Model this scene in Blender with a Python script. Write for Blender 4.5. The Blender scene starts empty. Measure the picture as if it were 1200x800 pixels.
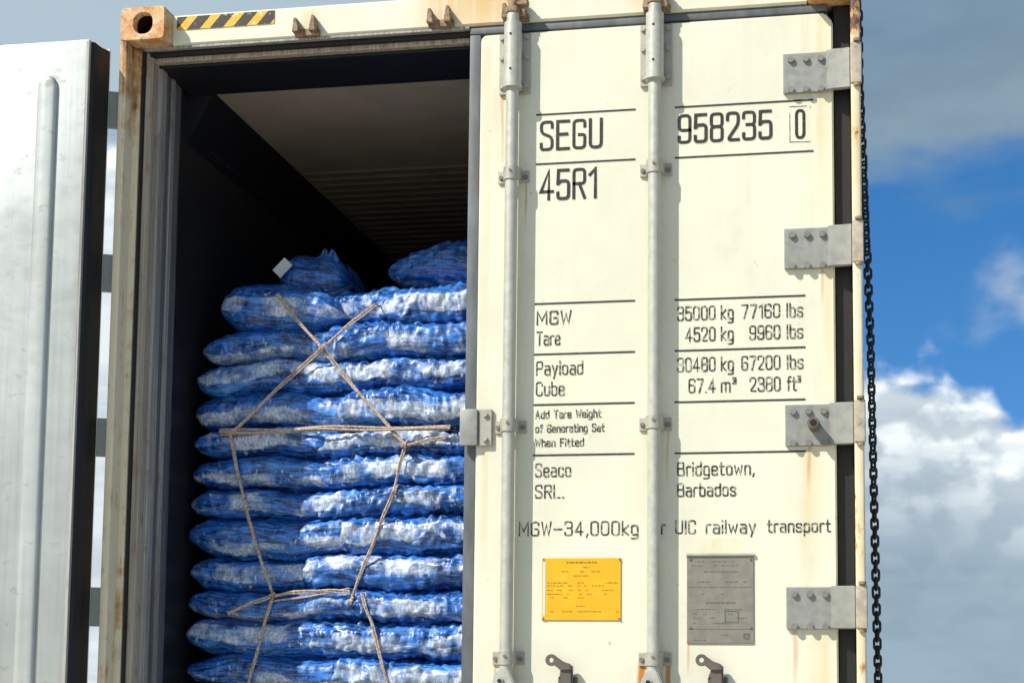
import bpy, bmesh, math, random
from mathutils import Vector, Matrix, noise
random.seed(7)
R = math.radians
SC = bpy.context.scene
COL = SC.collection

# ------------------------------------------------------------------ camera, sky, sun, exposure
OZ = 1.12                                   # height of the container's underside above the ground (it rides on a trailer)
cam_d = bpy.data.cameras.new('camera')
cam = bpy.data.objects.new('camera', cam_d); COL.objects.link(cam)
cam_d.sensor_width = 36.0
cam_d.lens = 60.0
cam_d.shift_y = 0.1667                      # the photograph is the upper part of a taller frame
cam_d.clip_start = 0.05; cam_d.clip_end = 20000
F = Vector((-0.19628562, 0.97486442, 0.10541023)); RT = Vector((0.98049614, 0.19623047, 0.01099689)); UP = Vector((0.00996422, -0.10551286, 0.99436802))
m = Matrix((RT, UP, -F)).transposed().to_4x4()
m.translation = Vector((2.4044, -5.1646, 0.6164 + OZ))
cam.matrix_world = m
SC.camera = cam

SUN_TO = Vector((1.0, 1.0, -1.32)).normalized()      # direction the light travels
sun_el = math.asin(-SUN_TO.z)
sun_az = math.atan2(-SUN_TO.x, -SUN_TO.y)            # from +Y towards +X
sd = bpy.data.lights.new('sun', 'SUN'); sd.energy = 4.6; sd.angle = R(0.5); sd.color = (1.0, 0.955, 0.87)
sun = bpy.data.objects.new('sun', sd); COL.objects.link(sun)
sun.location = (-6, -6, 12); sun.rotation_euler = SUN_TO.to_track_quat('-Z', 'Y').to_euler()

SC.view_settings.view_transform = 'Standard'; SC.view_settings.look = 'None'
SC.view_settings.gamma = 1.0; SC.view_settings.use_curve_mapping = False
SC.view_settings.exposure = 0.27
SC.cycles.max_bounces = 6; SC.cycles.diffuse_bounces = 3; SC.cycles.use_denoising = True
SC.cycles.use_light_tree = False
SC.cycles.sample_clamp_indirect = 6.0


class NT:
    """small helper around a node tree"""
    def __init__(s, nt): s.nt = nt; nt.nodes.clear()
    def n(s, t, ins=None, **kw):
        nd = s.nt.nodes.new(t)
        for k, v in kw.items(): setattr(nd, k, v)
        for k, v in (ins or {}).items():
            if isinstance(v, bpy.types.NodeSocket): s.nt.links.new(v, nd.inputs[k])
            else: nd.inputs[k].default_value = v
        return nd
    def val(s, a): return a
    def math(s, op, a, b=0.0, c=0.0, clamp=False):
        return s.n('ShaderNodeMath', {0: a, 1: b, 2: c}, operation=op, use_clamp=clamp).outputs[0]
    def mapr(s, v, a, b, c=0.0, d=1.0, smooth=True):
        return s.n('ShaderNodeMapRange', {'Value': v, 'From Min': a, 'From Max': b, 'To Min': c, 'To Max': d},
                   interpolation_type='SMOOTHSTEP' if smooth else 'LINEAR').outputs[0]
    def mix(s, f, a, b, mode='MIX'):
        nd = s.nt.nodes.new('ShaderNodeMix'); nd.data_type = 'RGBA'; nd.blend_type = mode
        for i, v in ((0, f), (6, a), (7, b)):
            if isinstance(v, bpy.types.NodeSocket): s.nt.links.new(v, nd.inputs[i])
            else: nd.inputs[i].default_value = (*v, 1.0) if isinstance(v, tuple) and len(v) == 3 else v
        return nd.outputs[2]
    def noise(s, vec, scale, detail=4.0, rough=0.55, dist=0.0, out=0):
        return s.n('ShaderNodeTexNoise', {'Vector': vec, 'Scale': scale, 'Detail': detail, 'Roughness': rough, 'Distortion': dist}).outputs[out]
    def mul(s, vec, xyz, add=(0, 0, 0)):
        return s.n('ShaderNodeVectorMath', {0: vec, 1: xyz, 2: add}, operation='MULTIPLY_ADD').outputs[0]
    def sep(s, vec):
        o = s.n('ShaderNodeSeparateXYZ', {0: vec}).outputs; return o[0], o[1], o[2]


def build_world():
    w = bpy.data.worlds.new('World'); SC.world = w; w.use_nodes = True
    t = NT(w.node_tree)
    d = t.n('ShaderNodeTexCoord').outputs['Generated']
    x, y, z = t.sep(d)
    # keep the sky texture just above its own horizon so the air near the ground stays bright
    zc = t.math('MAXIMUM', z, 0.0)
    zs = t.math('MULTIPLY_ADD', zc, 0.9, 0.16)
    sv = t.n('ShaderNodeCombineXYZ', {0: x, 1: y, 2: zs}).outputs[0]
    sky = t.n('ShaderNodeTexSky', {0: sv}, sky_type='NISHITA', sun_disc=False, sun_elevation=sun_el,
              sun_rotation=sun_az, altitude=900.0, air_density=1.0, dust_density=0.15, ozone_density=2.6).outputs[0]
    sky = t.n('ShaderNodeHueSaturation', {'Hue': 0.500, 'Saturation': 1.32, 'Value': 1.26, 'Fac': 1.0, 'Color': sky}).outputs[0]
    az = t.math('ARCTAN2', x, y)                       # radians, 0 along +Y
    el = t.math('ARCSINE', z)
    # ---- high grey cloud sheet, above about 17 degrees, with breaks
    fl = t.mul(d, (1.0, 1.0, 2.6))
    n1 = t.noise(fl, 5.5, 5.0, 0.5)
    n1b = t.noise(fl, 14.0, 4.0, 0.5)
    edge = t.math('ADD', el, t.math('MULTIPLY', t.math('SUBTRACT', n1b, 0.5), 0.11))
    sheet = t.mapr(edge, 0.275, 0.335)
    brk = t.mapr(n1, 0.30, 0.62)
    sheet = t.math('MULTIPLY', sheet, t.math('MULTIPLY_ADD', brk, 0.22, 0.78))
    sh_col = t.mix(t.mapr(t.noise(fl, 9.0, 4.0, 0.5), 0.35, 0.68), (1.75, 2.55, 3.25), (2.25, 3.10, 3.80))
    sh_col = t.mix(t.mapr(az, -0.22, -0.02), (3.7, 4.7, 5.4), sh_col)
    col = t.mix(sheet, sky, sh_col)
    # ---- cumulus bank along the horizon
    pv = t.n('ShaderNodeCombineXYZ', {0: az, 1: t.math('MULTIPLY', el, 1.25), 2: 0.37}).outputs[0]
    na = t.noise(pv, 9.0, 2.0, 0.5)
    nb = t.noise(pv, 30.0, 5.0, 0.46, 0.1)
    nl = t.noise(t.mul(pv, (1, 1, 1), (0.010, -0.016, 0.0)), 30.0, 5.0, 0.46, 0.1)
    # top of the bank: about 10.6 degrees, lower further right
    top = t.math('MULTIPLY_ADD', t.math('SUBTRACT', na, 0.5), 0.05, 0.194)
    top = t.math('SUBTRACT', top, t.math('MULTIPLY', t.math('MAXIMUM', t.math('SUBTRACT', az, 0.045), 0.0), 0.55))
    top = t.math('ADD', top, t.mapr(az, -0.06, -0.18, 0.0, 0.12))      # the bank towers higher further left
    dens = t.math('ADD', t.math('SUBTRACT', top, el), t.math('MULTIPLY', t.math('SUBTRACT', nb, 0.5), 0.050))
    bank = t.mapr(dens, 0.0, 0.016)
    lit = t.math('SUBTRACT', nb, nl)
    lit = t.mapr(lit, -0.10, 0.12)
    high = t.mapr(t.math('SUBTRACT', top, el), 0.135, 0.0)
    lit2 = t.math('MULTIPLY', t.math('MULTIPLY_ADD', lit, 0.62, 0.38), t.math('MULTIPLY_ADD', high, 1.0, 0.04), 0.0, True)
    lit2 = t.math('MAXIMUM', lit2, t.mapr(az, -0.08, -0.19, 0.0, 0.62))
    bcol = t.mix(lit2, (2.35, 3.25, 4.05), (9.6, 10.1, 10.1))
    bands = t.noise(t.mul(pv, (6.0, 26.0, 1.0)), 1.6, 4.0, 0.55)
    bcol = t.mix(t.mapr(bands, 0.38, 0.66), bcol, t.mix(0.5, bcol, (3.2, 4.1, 4.95)))
    col = t.mix(bank, col, bcol)
    # ---- small loose clouds in the blue gap between the two
    gap = t.math('MULTIPLY', t.mapr(el, 0.185, 0.215), t.mapr(el, 0.262, 0.228))
    du = t.math('DIVIDE', t.math('SUBTRACT', az, 0.108), 0.042); dv = t.math('DIVIDE', t.math('SUBTRACT', el, 0.224), 0.021)
    r2 = t.math('SQRT', t.math('ADD', t.math('MULTIPLY', du, du), t.math('MULTIPLY', dv, dv)))
    puff = t.math('ADD', t.math('SUBTRACT', 1.0, r2), t.math('MULTIPLY', t.math('SUBTRACT', nb, 0.5), 2.6))
    puffm = t.math('MULTIPLY', t.mapr(puff, -0.5, 1.5), 0.75)
    others = t.math('MULTIPLY', t.math('MULTIPLY', gap, t.mapr(t.noise(pv, 13.0, 5.0, 0.55), 0.60, 0.72)), t.mapr(t.math('ABSOLUTE', az), 0.2, 0.3))
    col = t.mix(t.math('MAXIMUM', puffm, others), col, t.mix(lit, (3.4, 4.2, 5.0), (4.9, 5.6, 6.2)))
    bg = t.n('ShaderNodeBackground', {'Color': col, 'Strength': 0.1})
    t.n('ShaderNodeOutputWorld', {'Surface': bg.outputs[0]})
    w.cycles.sampling_method = 'MANUAL'; w.cycles.sample_map_resolution = 512
build_world()

# ------------------------------------------------------------------ materials
MATS = {}
def mat(name, fn):
    mt = bpy.data.materials.new(name); mt.use_nodes = True
    t = NT(mt.node_tree)
    b = t.n('ShaderNodeBsdfPrincipled')
    t.n('ShaderNodeOutputMaterial', {'Surface': b.outputs[0]})
    def S(**kw):
        for k, v in kw.items():
            k = k.replace('_', ' ')
            if isinstance(v, bpy.types.NodeSocket): t.nt.links.new(v, b.inputs[k])
            else: b.inputs[k].default_value = (*v, 1.0) if isinstance(v, tuple) and len(v) == 3 else v
    fn(t, S)
    MATS[name] = mt
    return mt
def pos(t): return t.n('ShaderNodeNewGeometry').outputs['Position']     # metres in the world
def bump(t, h, s=0.3, dist=0.002): return t.n('ShaderNodeBump', {'Height': h, 'Strength': s, 'Distance': dist}).outputs[0]

CREAM = (0.712, 0.703, 0.562)
def paint(t, S, base=CREAM, rust=0.5, spots=()):
    p = pos(t); x, y, z = t.sep(p)
    z = t.math('SUBTRACT', z, OZ)
    big = t.noise(p, 2.6, 4.0)
    streak = t.noise(t.mul(p, (16.0, 16.0, 0.55)), 1.0, 4.0, 0.6)
    c = t.mix(t.mapr(big, 0.3, 0.7), tuple(v * 0.93 for v in base), tuple(min(1, v * 1.03) for v in base))
    c = t.mix(t.math('MULTIPLY', t.mapr(streak, 0.54, 0.82), 0.42), c, (0.58, 0.50, 0.31))
    fine = t.noise(p, 60.0, 5.0, 0.65)
    c = t.mix(t.math('MULTIPLY', t.mapr(fine, 0.62, 0.76), 0.38 ), c, (0.42, 0.36, 0.24))
    # little rust chips
    chip = t.noise(p, 23.0, 6.0, 0.7)
    cm = t.math('MULTIPLY', t.mapr(chip, 0.685, 0.72), rust)
    gr = t.noise(t.mul(p, (1.0, 1.0, 0.5)), 5.0, 6.0, 0.68)
    c = t.mix(t.math('MULTIPLY', t.mapr(gr, 0.52, 0.75), 0.22), c, (0.46, 0.41, 0.29))
    c = t.mix(cm, c, (0.20, 0.085, 0.03))
    # local stains: (x, z_top, half width, length, amount, colour)
    wobx = t.math('MULTIPLY_ADD', big, 0.03, -0.015)
    stm = t.mapr(streak, 0.30, 0.62, 0.35, 1.0)
    xw = t.math('SUBTRACT', x, wobx)
    for (sx, sz, hw, ln, am, sc) in spots:
        dx = t.math('ABSOLUTE', t.math('SUBTRACT', xw, sx))
        mx = t.mapr(dx, hw, hw * 0.15)
        mz = t.math('MULTIPLY', t.mapr(z, sz + 0.012, sz), t.mapr(z, sz - ln, sz - ln * 0.25))
        mm = t.math('MULTIPLY', t.math('MULTIPLY', mx, mz), t.math('MULTIPLY', stm, am))
        c = t.mix(mm, c, sc)
    rg = t.mapr(fine, 0.3, 0.8, 0.36, 0.56)
    S(Base_Color=c, Roughness=rg, Normal=bump(t, t.math('ADD', big, t.math('MULTIPLY', gr, 0.25)), 0.35, 0.02))
    S(Specular_IOR_Level=0.4)
YEL = (0.62, 0.46, 0.17); ORG = (0.50, 0.19, 0.03)
mat('door_paint', lambda t, S: paint(t, S, rust=0.45, spots=[
    (2.325, 2.72, 0.030, 0.75, 0.55, YEL), (2.28, 1.36, 0.05, 0.60, 0.42, YEL), (2.335, 1.92, 0.022, 0.5, 0.45, YEL),
    (2.30, 0.80, 0.06, 0.5, 0.5, YEL), (1.255, 2.70, 0.022, 1.5, 0.22, YEL), (1.262, 1.40, 0.018, 0.5, 0.30, YEL),
    (1.763, 0.712, 0.017, 0.50, 1.6, ORG), (1.846, 0.712, 0.012, 0.50, 1.2, ORG), (1.285, 2.56, 0.025, 0.35, 0.25, YEL),
    (1.79, 2.235, 0.02, 0.2, 0.25, YEL), (1.79, 1.425, 0.03, 0.25, 0.28, YEL), (2.0, 1.09, 0.10, 0.06, 0.5, YEL),
    (1.35, 1.43, 0.02, 0.2, 0.25, YEL), (2.225, 0.815, 0.012, 0.22, 0.7, ORG), (2.272, 1.375, 0.010, 0.16, 0.55, ORG), (1.306, 2.535, 0.008, 0.30, 0.6, ORG), (1.384, 2.235, 0.006, 0.16, 0.6, ORG), (1.842, 1.428, 0.006, 0.2, 0.55, ORG), (1.305, 0.70, 0.007, 0.3, 0.6, ORG), (2.318, 1.925, 0.008, 0.14, 0.55, ORG), (1.906, 0.772, 0.006, 0.12, 0.5, ORG)]))
mat('frame_paint', lambda t, S: paint(t, S, rust=0.8, spots=[
    (1.16, 2.94, 0.19, 0.26, 1.0, (0.66, 0.40, 0.13)), (1.30, 2.94, 0.12, 0.24, 0.75, (0.64, 0.40, 0.15)), (1.76, 2.92, 0.08, 0.2, 0.5, (0.62, 0.42, 0.18)),
    (0.64, 2.86, 0.05, 0.12, 0.35, YEL), (2.36, 2.90, 0.05, 0.14, 0.9, (0.22, 0.09, 0.03)),
    (0.30, 2.86, 0.08, 0.1, 0.12, YEL)]))
def post_paint(t, S):
    p = pos(t); x, y, z = t.sep(p); zl = t.math('SUBTRACT', z, OZ)
    st = t.noise(t.mul(p, (40.0, 40.0, 1.6)), 1.0, 5.0, 0.65)
    n = t.noise(p, 14.0, 6.0, 0.65)
    hi = t.mapr(zl, 2.45, 2.72)
    am = t.math('ADD', t.math('MULTIPLY', st, 0.6), t.math('MULTIPLY_ADD', n, 0.5, t.math('MULTIPLY', hi, 0.16)))
    c = t.mix(t.mapr(am, 0.55, 0.70), (0.74, 0.66, 0.46), (0.52, 0.29, 0.11))
    c = t.mix(t.mapr(am, 0.66, 0.80), c, (0.13, 0.055, 0.025))
    S(Base_Color=c, Roughness=0.6, Normal=bump(t, n, 0.4, 0.003))
mat('post_paint', post_paint)
def right_post(t, S):
    p = pos(t); x, y, z = t.sep(p); zl = t.math('SUBTRACT', z, OZ)
    n = t.noise(t.mul(p, (1.0, 1.0, 0.45)), 30.0, 6.0, 0.68)
    b = t.noise(p, 4.0, 3.0)
    hi = t.mapr(zl, 2.55, 2.70)
    am = t.math('ADD', n, t.math('MULTIPLY', hi, 0.17))
    c = t.mix(t.mapr(b, 0.35, 0.7), (0.72, 0.66, 0.49), (0.66, 0.54, 0.33))
    c = t.mix(t.mapr(am, 0.56, 0.66), c, (0.55, 0.31, 0.11))
    c = t.mix(t.mapr(am, 0.655, 0.72), c, (0.10, 0.05, 0.03))
    S(Base_Color=c, Roughness=0.55, Normal=bump(t, n, 0.3, 0.002))
mat('right_post_paint', right_post)
def knuckle(t, S):
    n = t.noise(pos(t), 34.0, 6.0, 0.65)
    c = t.mix(t.mapr(n, 0.35, 0.65), (0.50, 0.43, 0.32), (0.33, 0.29, 0.245))
    c = t.mix(t.mapr(n, 0.64, 0.74), c, (0.16, 0.08, 0.04))
    S(Base_Color=c, Roughness=0.6)
mat('knuckle_paint', knuckle)
def casting(t, S):
    p = pos(t)
    n = t.noise(p, 16.0, 6.0, 0.62); n2 = t.noise(p, 55.0, 5.0, 0.7)
    c = t.mix(t.mapr(n, 0.36, 0.66), (0.56, 0.25, 0.085), (0.70, 0.53, 0.32))
    c = t.mix(t.mapr(n2, 0.53, 0.68), c, (0.26, 0.10, 0.035))
    S(Base_Color=c, Roughness=0.72, Normal=bump(t, n2, 0.5, 0.002))
mat('rusty_casting', casting)
def rusty_iron(t, S):
    p = pos(t)
    n = t.noise(p, 50.0, 5.0, 0.65)
    c = t.mix(t.mapr(n, 0.35, 0.65), (0.16, 0.10, 0.06), (0.36, 0.25, 0.15))
    S(Base_Color=c, Roughness=0.75, Normal=bump(t, n, 0.4, 0.002))
mat('rusty_iron', rusty_iron)
mat('cavity_rust_shade', lambda t, S: S(Base_Color=(0.035, 0.015, 0.008), Roughness=0.9))  # rust inside the casting hole, its colour darkened for the shade there
def galv(base, met, rough, rust=0.25):
    def f(t, S):
        p = pos(t)
        n = t.noise(p, 38.0, 5.0, 0.6); s = t.noise(t.mul(p, (30.0, 30.0, 2.0)), 1.0, 4.0, 0.6)
        c = t.mix(t.mapr(n, 0.3, 0.72), tuple(v * 0.90 for v in base), tuple(min(1, v * 1.06) for v in base))
        c = t.mix(t.math('MULTIPLY', t.mapr(s, 0.55, 0.8), 0.22), c, tuple(v * 0.55 for v in base))
        r = t.noise(p, 70.0, 6.0, 0.7)
        c = t.mix(t.math('MULTIPLY', t.mapr(r, 0.62, 0.72), rust), c, (0.22, 0.11, 0.05))
        S(Base_Color=c, Metallic=met, Roughness=t.mapr(n, 0.3, 0.7, rough - 0.08, rough + 0.12), Normal=bump(t, r, 0.2, 0.001))
    return f
mat('rod_metal', galv((0.46, 0.46, 0.405), 0.2, 0.48, 0.4))
mat('hinge_metal', galv((0.30, 0.305, 0.28), 0.35, 0.5, 0.55))
mat('bracket_metal', galv((0.40, 0.385, 0.33), 0.3, 0.55, 0.75))
mat('bolt_metal', galv((0.22, 0.19, 0.155), 0.4, 0.55, 0.5))
mat('hinge_bolt', galv((0.24, 0.23, 0.20), 0.35, 0.55, 0.6))
mat('lever_metal', galv((0.15, 0.125, 0.105), 0.4, 0.55, 0.7))
mat('plate_metal', galv((0.25, 0.235, 0.195), 0.35, 0.5, 0.10))
mat('chain_metal', galv((0.035, 0.033, 0.033), 0.6, 0.45, 0.5))
def jamb(base, dirt):
    def f(t, S):
        p = pos(t)
        st = t.noise(t.mul(p, (150.0, 150.0, 1.4)), 1.0, 5.0, 0.7); n = t.noise(t.mul(p, (1.0, 1.0, 0.4)), 26.0, 5.0, 0.65)
        c = t.mix(t.mapr(st, 0.36, 0.64), tuple(v * 0.55 for v in base), tuple(v * 1.2 for v in base))
        c = t.mix(t.math('MULTIPLY', t.mapr(n, 0.52, 0.70), 0.6), c, dirt)
        S(Base_Color=c, Roughness=0.55, Normal=bump(t, st, 0.3, 0.002))
    return f
mat('jamb_metal', jamb((0.36, 0.345, 0.31), (0.20, 0.14, 0.09)))
mat('jamb_tan', jamb((0.42, 0.36, 0.27), (0.24, 0.13, 0.06)))
mat('jamb_blue', jamb((0.15, 0.155, 0.165), (0.08, 0.07, 0.065)))
def rubber(base):
    def f(t, S):
        p = pos(t); n = t.noise(t.mul(p, (1.0, 1.0, 0.3)), 18.0, 4.0, 0.6)
        c = t.mix(t.mapr(n, 0.3, 0.75), tuple(v * 0.8 for v in base), tuple(v * 1.35 for v in base))
        S(Base_Color=c, Roughness=0.55, Normal=bump(t, n, 0.15, 0.002))
    return f
mat('gasket_grey', rubber((0.105, 0.115, 0.125)))
mat('gasket_black', rubber((0.0055, 0.005, 0.0055)))
mat('near_black', rubber((0.006, 0.007, 0.012)))  # near-black base for the soffit and the ceiling cove
mat('print_black', lambda t, S: S(Base_Color=t.mix(t.mapr(t.noise(pos(t), 90.0, 3.0), 0.42, 0.72), (0.010, 0.010, 0.009), (0.040, 0.038, 0.032)), Roughness=0.6))
mat('print_faded', lambda t, S: S(Base_Color=t.mix(t.mapr(t.noise(pos(t), 85.0, 3.0, 0.6), 0.46, 0.72), (0.028, 0.028, 0.025), (0.50, 0.49, 0.37)), Roughness=0.6))
mat('print_brown', lambda t, S: S(Base_Color=(0.34, 0.175, 0.01), Roughness=0.6))
mat('print_grey', lambda t, S: S(Base_Color=(0.12, 0.115, 0.10), Roughness=0.6))
def yellow(t, S):
    n = t.noise(pos(t), 20.0, 4.0)
    S(Base_Color=t.mix(t.mapr(n, 0.35, 0.7), (0.74, 0.385, 0.002), (0.80, 0.44, 0.004)), Roughness=0.5)
mat('yellow_plate', yellow)
mat('hazard_yellow', lambda t, S: S(Base_Color=t.mix(t.mapr(t.noise(pos(t), 60.0, 4.0), 0.56, 0.66), (0.74, 0.40, 0.012), (0.72, 0.66, 0.45)), Roughness=0.5))
mat('hazard_black', lambda t, S: S(Base_Color=t.mix(t.mapr(t.noise(pos(t), 60.0, 4.0), 0.60, 0.68), (0.022, 0.016, 0.014), (0.55, 0.42, 0.22)), Roughness=0.55))
def liner(t, S):
    p = pos(t); x, y, z = t.sep(p)
    n = t.noise(p, 2.2, 4.0, 0.55); br = t.noise(t.mul(p, (50.0, 50.0, 0.8)), 1.0, 3.0, 0.6)
    sm = t.noise(t.mul(p, (1.0, 1.0, 1.6)), 9.0, 6.0, 0.68)
    c = t.mix(t.mapr(n, 0.3, 0.7), (0.37, 0.395, 0.38), (0.47, 0.50, 0.485))
    c = t.mix(t.math('MULTIPLY', t.mapr(br, 0.42, 0.75), 0.40), c, (0.27, 0.28, 0.265))
    c = t.mix(t.math('MULTIPLY', t.mapr(sm, 0.57, 0.70), 0.6), c, (0.19, 0.195, 0.18))
    S(Base_Color=c, Metallic=0.35, Roughness=t.mapr(sm, 0.3, 0.75, 0.36, 0.58), Normal=bump(t, n, 0.25, 0.01))
mat('door_liner', liner)
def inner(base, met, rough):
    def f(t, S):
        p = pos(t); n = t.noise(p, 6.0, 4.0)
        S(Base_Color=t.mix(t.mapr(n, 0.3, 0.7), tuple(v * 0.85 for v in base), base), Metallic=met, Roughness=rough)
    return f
mat('shaded_steel_liner', inner((0.045, 0.045, 0.05), 0.5, 0.40))  # liner steel with the interior's shade put into its base colour
mat('ceiling_liner', inner((0.40, 0.34, 0.28), 0.0, 0.6))
mat('rope', lambda t, S: S(Base_Color=t.mix(t.mapr(t.noise(pos(t), 160.0, 3.0), 0.35, 0.65), (0.30, 0.21, 0.15), (0.64, 0.52, 0.43)), Roughness=0.8))
mat('paper', lambda t, S: S(Base_Color=(0.66, 0.66, 0.64), Roughness=0.7))
mat('wood', lambda t, S: S(Base_Color=t.mix(t.noise(t.mul(pos(t), (3.0, 40.0, 40.0)), 1.0), (0.24, 0.15, 0.08), (0.42, 0.29, 0.17)), Roughness=0.8))
mat('tyre_rubber', rubber((0.02, 0.02, 0.02)))
mat('chassis_paint', galv((0.10, 0.025, 0.018), 0.0, 0.5, 0.4))
def concrete(t, S):
    p = pos(t); n = t.noise(p, 0.35, 6.0, 0.6); f = t.noise(p, 30.0, 4.0)
    c = t.mix(n, (0.40, 0.365, 0.30), (0.52, 0.475, 0.395)); c = t.mix(t.math('MULTIPLY', f, 0.3), c, (0.32, 0.29, 0.24))
    S(Base_Color=c, Roughness=0.85, Normal=bump(t, f, 0.4, 0.004))
mat('yard_concrete', concrete)

def sack(t, S):
    uv = t.n('ShaderNodeUVMap', uv_map='UVMap').outputs[0]
    u, v, _ = t.sep(uv)
    rnd = t.n('ShaderNodeObjectInfo').outputs['Random']
    off = t.n('ShaderNodeCombineXYZ', {0: t.math('MULTIPLY', rnd, 13.0), 1: t.math('MULTIPLY', rnd, 7.0), 2: rnd}).outputs[0]
    q = t.n('ShaderNodeVectorMath', {0: uv, 1: off}, operation='ADD').outputs[0]
    thread = t.noise(t.mul(q, (11.0, 150.0, 1.0)), 1.0, 5.0, 0.72)
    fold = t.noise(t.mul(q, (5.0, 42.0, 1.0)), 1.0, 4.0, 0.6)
    blot = t.noise(q, 22.0, 4.0, 0.6)
    mesh = t.noise(t.mul(q, (120.0, 150.0, 1.0)), 1.0, 2.0, 0.6)
    fine = t.noise(t.mul(q, (26.0, 330.0, 1.0)), 1.0, 3.0, 0.6)
    c = t.mix(t.mapr(thread, 0.41, 0.60), (0.002, 0.014, 0.085), (0.022, 0.185, 0.70))
    c = t.mix(t.math('MULTIPLY', t.mapr(fine, 0.52, 0.70), 0.55), c, (0.07, 0.36, 0.88))
    c = t.mix(t.math('MULTIPLY', t.mapr(fold, 0.54, 0.72), 0.50), c, (0.11, 0.42, 0.90))  # light on the fold crests put into the colour
    c = t.mix(t.math('MULTIPLY', t.mapr(mesh, 0.58, 0.72), 0.45), c, (0.25, 0.48, 0.84))  # sprinkled highlights put into the colour
    c = t.mix(t.math('MULTIPLY', t.mapr(fold, 0.42, 0.32), 0.75), c, (0.002, 0.010, 0.060))  # shade in the fold hollows put into the colour
    # pale woven band running along the sack
    wob = t.noise(t.mul(q, (5.0, 1.0, 1.0)), 1.0, 3.0, 0.5)
    rag = t.noise(q, 70.0, 4.0, 0.65)
    dv = t.math('ABSOLUTE', t.math('ADD', v, t.math('MULTIPLY_ADD', wob, 0.05, -0.025)))
    dv = t.math('ADD', dv, t.math('MULTIPLY_ADD', rag, 0.014, -0.007))
    band = t.mapr(dv, 0.0185, 0.0145)
    worn = t.mapr(t.noise(t.mul(q, (6.0, 14.0, 1.0)), 1.0, 3.0, 0.6), 0.41, 0.56)
    worn = t.math('MULTIPLY', worn, t.math('MULTIPLY', t.mapr(blot, 0.34, 0.50, 0.30, 1.0), t.mapr(thread, 0.36, 0.52, 0.55, 1.0)))
    pale = t.mix(t.mapr(mesh, 0.40, 0.66), (0.32, 0.42, 0.60), (0.68, 0.72, 0.78))
    c = t.mix(t.math('MULTIPLY', band, worn), c, pale)
    # pale produce showing through the mesh here and there
    sp = t.math('MULTIPLY', t.mapr(t.noise(q, 46.0, 3.0, 0.55), 0.62, 0.70), t.mapr(dv, 0.050, 0.016))
    c = t.mix(t.math('MULTIPLY', sp, 0.75), c, (0.60, 0.66, 0.74))
    h = t.math('ADD', t.math('MULTIPLY', fold, 0.7), t.math('MULTIPLY', thread, 0.35))
    S(Base_Color=c, Roughness=t.mapr(fold, 0.3, 0.7, 0.26, 0.50), Specular_IOR_Level=0.7, Normal=bump(t, h, 0.75, 0.006))
mat('sack_mesh', sack)

mat('sack_plain', lambda t, S: S(Base_Color=t.mix(t.mapr(t.noise(t.mul(pos(t), (140.0, 40.0, 40.0)), 1.0, 3.0), 0.4, 0.6), (0.002, 0.012, 0.07), (0.03, 0.20, 0.62)), Roughness=0.45))

# ------------------------------------------------------------------ mesh helpers
def link(name, me, parent=None, mname=None, loc=None):
    o = bpy.data.objects.new(name, me); COL.objects.link(o)
    if mname: me.materials.clear(); me.materials.append(MATS[mname])
    if parent: o.parent = parent
    if loc: o.location = loc
    return o
def tag(o, label=None, cat=None, group=None, kind=None):
    if label: o['label'] = label
    if cat: o['category'] = cat
    if group: o['group'] = group
    if kind: o['kind'] = kind
    return o
def empty(name, loc=(0, 0, 0)):
    o = bpy.data.objects.new(name, None); COL.objects.link(o); o.location = loc; o.empty_display_size = 0.1
    return o

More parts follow.
